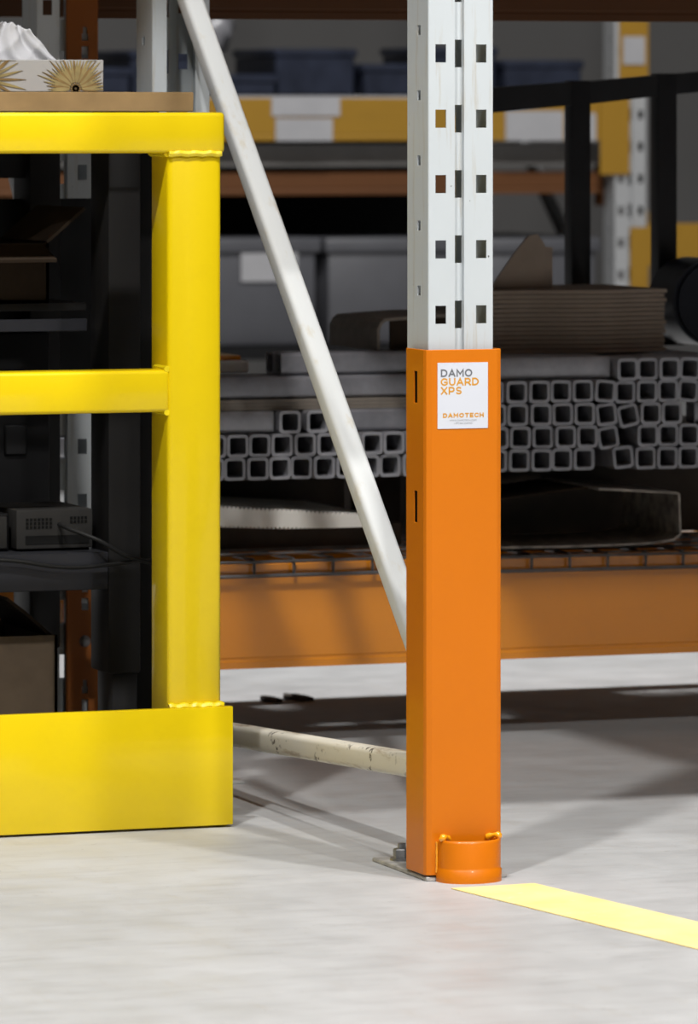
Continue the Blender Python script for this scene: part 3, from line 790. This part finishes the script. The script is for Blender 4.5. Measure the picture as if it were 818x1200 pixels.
# rusty sheet-metal duct
def duct():
    t = empty('metal_duct', (.75, 1.4, .2675), 'rusty dark sheet-metal duct lying open-ended on the wire deck', 'duct')
    prof = [(.60, .2685), (.70, .2672), (.8, .2676), (.845, .269), (.874, .2725), (.8857, .281), (.8835, .3395), (.880, .3425), (.79, .3490), (.757, .3512)]
    prism('duct_wall', 'dirty_steel', offset_poly(prof, .003), 1.305, 1.515, 'Y', t)
    edge = []
    for i in range(40):
        x = .57 + (.835 - .57) * i / 39
        edge.append((x, .3310 + .0205 * (x - .57) / .19 * (1 if x < .757 else 1) + (.0008 if i % 2 else -.0008)))
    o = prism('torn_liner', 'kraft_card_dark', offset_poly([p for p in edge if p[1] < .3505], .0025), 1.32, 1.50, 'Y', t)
duct()

# cardboard on top
for i in range(14):
    z = .5375 + i * .0066
    dx = random.uniform(-.004, .004)
    n = 26; x0, x1 = .640 + dx, .931 + random.uniform(-.003, .002)
    front = []
    for k in range(n + 1):
        x = x0 + (x1 - x0) * k / n
        front.append((x, 1.455 + .012 * math.cos((x - .70) * 27) + random.uniform(-.0008, .0008)))
    o = prism('cardboard_sheet', 'corrugated_card', front + [(x1, 1.70), (x0, 1.70)], z, z + .0056, 'Z')
    tag(o, 'brown corrugated cardboard, %s sheet up from the tubes in the flat stack' % ORD[i], 'cardboard', 'stack of cardboard sheets')
o = prism('cardboard_offcut', 'corrugated_card', [(.668, .6300), (.681, .649), (.712, .690), (.728, .7075), (.742, .7095), (.7525, .696), (.7535, .6915), (.765, .6905), (.765, .6300)], 1.50, 1.506, 'Y')
tag(o, 'pointed brown cardboard offcut standing on the stack of sheets', 'cardboard')
def bent_card():
    t = empty('cardboard_sleeve', (.53, 1.5, .5482), 'grey brown cardboard sleeve with rounded corner on the dark tubes', 'cardboard')
    prof = [(.455, .5484), (.4545, .578), (.459, .588), (.466, .5935), (.49, .5952), (.55, .5985), (.575, .5985)]
    prism('sleeve_wall', 'grey_card', offset_poly(prof, -.004), 1.40, 1.60, 'Y', t)
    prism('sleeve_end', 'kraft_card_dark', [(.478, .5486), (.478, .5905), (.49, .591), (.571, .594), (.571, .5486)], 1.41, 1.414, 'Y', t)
bent_card()
def stand():
    t = empty('steel_stand', (.97, 1.75, .536), 'black square-tube steel stand rising behind the cardboard stack', 'stand')
    for x0, zt in ((.8925, .936), (1.0345, .947)):
        box('post', 'black_frame_paint', x0, x0 + .0310, 1.735, 1.767, .536, zt, t, .002, 2)
        box('foot_bar', 'black_frame_paint', x0, x0 + .031, 1.71, 1.92, .5345, .5362, t)
    prism('top_bar', 'black_frame_paint', [(.70, .8815), (.70, .9205), (.8925, .934), (.8925, .8985)], 1.737, 1.765, 'Y', t)
    prism('top_bar', 'black_frame_paint', [(.9235, .9005), (.9235, .935), (1.0345, .9445), (1.0345, .9125)], 1.737, 1.765, 'Y', t)
    prism('top_bar', 'black_frame_paint', [(1.0655, .9155), (1.0655, .9465), (1.4, .975), (1.4, .945)], 1.737, 1.765, 'Y', t)
    box('post', 'black_frame_paint', 1.385, 1.416, 1.735, 1.767, .536, .98, t, .002, 2)
stand()
def roll():
    t = empty('wrapped_roll', (1.069, 1.72, .5365), 'black plastic-wrapped roll lying beside the stack of cardboard', 'roll')
    r = .066
    bm = bmesh.new(); bmesh.ops.create_cone(bm, cap_ends=True, segments=48, radius1=r, radius2=r, depth=.11, matrix=Matrix.Translation((0, 0, 0)) @ Matrix.Rotation(math.radians(90), 4, 'X'))
    bmesh.ops.bevel(bm, geom=[e for e in bm.edges if abs(e.verts[0].co.y - e.verts[1].co.y) < 1e-5], offset=.006, segments=2, affect='EDGES')
    me = bm_mesh(bm, 'roll'); smooth_by_angle(me, 40); me.transform(Matrix.Translation((0, -.065, r + .0005)))
    link('wrapping', me, 'roll_wrap', t)
    bm = bmesh.new(); bmesh.ops.create_cone(bm, cap_ends=True, segments=24, radius1=.02, radius2=.02, depth=.13, matrix=Matrix.Rotation(math.radians(90), 4, 'X'))
    me = bm_mesh(bm, 'core'); me.transform(Matrix.Translation((0, -.065, r)))
    link('core', me, 'kraft_card', t)
roll()
for x, y, a in ((.457, 1.872, .4), (.499, 1.885, -.3), (.509, 1.88, .2)):
    pts = [(x + .009 * math.cos(k * 1.05 + a) * (1.6 if k % 2 else 1.0), y + .03 * math.sin(k * 1.05 + a) * (.8 + .3 * (k % 3))) for k in range(6)]
    o = prism('wood_chip', 'dunnage_wood', pts, .0, .006, 'Z'); tag(o, 'small dark wood chip on the bright floor under the beam', 'wood chip', 'wood chips under the beam')

# ------------------------------------------------------------------ unseen shelf levels and cartons added above this frame to shade the bays
for x0, x1, lab in ((-2.62, -.002, 'left bay'), (PW + .002, 2.72, 'right bay')):
    side = 'workbench' if x0 < 0 else 'open'; SZ = 2.35 if x0 < 0 else 1.08
    beam('pallet_beam', 'orange_beam_paint', x0, x1, .004, SZ, SZ + .12, 'unseen orange front pallet beam added to shade the %s bay' % side)
    beam('pallet_beam', 'orange_beam_paint', x0, x1, 1.10, SZ, SZ + .12, 'unseen orange rear pallet beam added to shade the %s bay' % side, flip=True)
    for k in range(3):
        xa = x1 - .81 - k * .84 if x0 < 0 else x0 + .01 + k * .84
        if xa + .8 < x1 + .01 and xa > x0 - .01:
            c = box('shade_carton', 'kraft_card', xa, xa + .80, .05, 1.05, SZ + .146, 3.3, None, .004, 1)
            tag(c, 'unseen tall brown carton added to block light over the %s bay' % side, 'carton', 'shade cartons over the %s bay' % side)
    o = box('shade_deck', 'deck_steel', x0, x1, .002, 1.104, SZ + .12, SZ + .145); tag(o, 'unseen grey deck added to shade the %s bay' % side, 'shelf deck')

# ------------------------------------------------------------------ far rack across the rear aisle
FY = 6.0
PMF = PM.copy(); PMF.materials.clear()
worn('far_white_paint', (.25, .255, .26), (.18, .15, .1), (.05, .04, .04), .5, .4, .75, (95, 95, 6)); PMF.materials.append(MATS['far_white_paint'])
def far_post(x, label):
    t = empty('rack_upright_frame', (x, FY, 0), label, 'rack frame')
    add_post('upright_post', PMF, (x, FY, 0), t); add_post('upright_post', PMF, (x, FY + 1.1, 0), t, True)
    bar_between('diagonal_brace', 'far_white_paint', (x + .04, FY + .05, .3), (x + .04, FY + 1.05, 1.1), .0285, .0285, .007, t)
    return t
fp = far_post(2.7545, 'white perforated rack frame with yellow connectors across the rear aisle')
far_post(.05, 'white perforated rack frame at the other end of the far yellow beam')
def far_beam(x0, x1, z0, z1, label, mat='far_yellow_paint', y=FY):
    return beam('pallet_beam', mat, x0, x1, y, z0, z1, label, 'beam', .05)
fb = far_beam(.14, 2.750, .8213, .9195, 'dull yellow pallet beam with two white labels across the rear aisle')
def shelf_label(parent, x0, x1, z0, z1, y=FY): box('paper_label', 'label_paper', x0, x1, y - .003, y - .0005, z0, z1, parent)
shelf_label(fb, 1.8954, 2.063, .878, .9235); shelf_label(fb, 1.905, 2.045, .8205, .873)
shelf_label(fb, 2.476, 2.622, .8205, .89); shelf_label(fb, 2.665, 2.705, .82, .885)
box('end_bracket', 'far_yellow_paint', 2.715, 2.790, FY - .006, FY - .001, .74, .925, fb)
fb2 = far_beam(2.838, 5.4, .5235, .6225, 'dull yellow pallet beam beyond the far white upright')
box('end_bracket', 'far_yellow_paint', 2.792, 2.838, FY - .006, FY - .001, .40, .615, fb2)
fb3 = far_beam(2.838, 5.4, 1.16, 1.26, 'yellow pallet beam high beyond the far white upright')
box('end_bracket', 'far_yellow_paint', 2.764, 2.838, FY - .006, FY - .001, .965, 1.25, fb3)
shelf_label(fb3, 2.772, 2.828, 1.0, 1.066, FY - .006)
far_beam(.14, 2.750, .695, .7467, 'dark orange crossbar under the far yellow beam', 'shaded_beam_paint', FY + .06)
plain('far_grey', (.17, .165, .16), .6)
o = box('deck_panel', 'far_grey', .14, 2.750, FY + .09, FY + 1.0, .76, .812); tag(o, 'grey steel deck panel under the far yellow beam', 'shelf deck')
o = box('deck_panel', 'deck_steel', .14, 2.750, FY + .002, FY + 1.05, .9197, .925); tag(o, 'thin grey deck on top of the far yellow beam', 'shelf deck')
o = box('deck_panel', 'black_plastic', .14, 2.750, FY + .01, FY + 1.05, .315, .345); tag(o, 'black lower deck carrying the grey storage bins', 'shelf deck')
o = box('back_panel', 'black_plastic', .14, 2.750, FY + 1.07, FY + 1.08, .3, .92); tag(o, 'black back panel behind the far storage bins', 'panel')
def bin_(x0, x1, z0, z1, y0, label, lab=None):
    t = empty('storage_bin', ((x0 + x1) / 2, y0 + .3, z0), label, 'bin', None)
    box('bin_body', 'bin_grey', x0 + .01, x1 - .01, y0 + .01, y0 + .55, z0, z1 - .02, t, .008, 2)
    box('bin_rim', 'bin_grey', x0, x1, y0, y0 + .56, z1 - .035, z1, t, .006, 2)
    if lab: box('paper_label', 'label_paper', *lab[:2], y0 + .004, y0 + .0095, *lab[2:], t)
bin_(1.52, 2.032, .346, .596, FY + .04, 'grey storage bin with a white label on the far lower deck', (1.837, 1.975, .495, .576))
bin_(2.05, 2.43, .346, .594, FY + .06, 'plain grey storage bin hidden partly by the white upright')
bin_(2.45, 2.74, .346, .590, FY + .05, 'grey storage bin next to the far white upright')
bin_(1.0, 1.48, .346, .594, FY + .05, 'grey storage bin seen past the yellow railing post')
def tray(x0, x1, z1, y, label, z0=.925):
    t = empty('parts_tray', ((x0 + x1) / 2, y + .15, z0), label, 'tray', 'dark parts trays on the far shelf')
    box('tray_body', 'tray_blue_black', x0, x1, y, y + .3, z0, z1 - .01, t, .006, 1)
    box('tray_rim', 'tray_blue_black', x0 - .005, x1 + .005, y - .005, y + .305, z1 - .02, z1, t, .004, 1)
xx = 1.02
hs = [.985, 1.02, .99, 1.03, .975, 1.035, 1.0, 1.04, 1.01, .98]
for i in range(10):
    w = .155 + .02 * (i % 3)
    if xx + w < 2.74: tray(xx, xx + w, hs[i], FY + .05 + .03 * (i % 2), 'blue black plastic parts tray on the far shelf, %s from the far white upright' % ORD[8 - i])
    xx += w + .012
def crumple(name, mat, c, s, label):
    bm = bmesh.new(); bmesh.ops.create_icosphere(bm, subdivisions=3, radius=1)
    rr = random.Random(3)
    for v in bm.verts:
        n = v.co.normalized(); k = 1 + .22 * math.sin(n.x * 7 + n.z * 5) * math.cos(n.y * 6 + 1) + rr.uniform(-.05, .05)
        v.co = Vector((n.x * s[0] * k, n.y * s[1] * k, max(-s[2], n.z * s[2] * k)))
    me = bm_mesh(bm, 'crumple', True); o = link(name, me, mat); o.location = (c[0], c[1], c[2] + s[2]); tag(o, label, 'plastic bag')
crumple('plastic_bag', 'plastic_film', (1.82, FY + .22, 1.02), (.05, .05, .055), 'crumpled pale plastic bag on the dark parts trays')
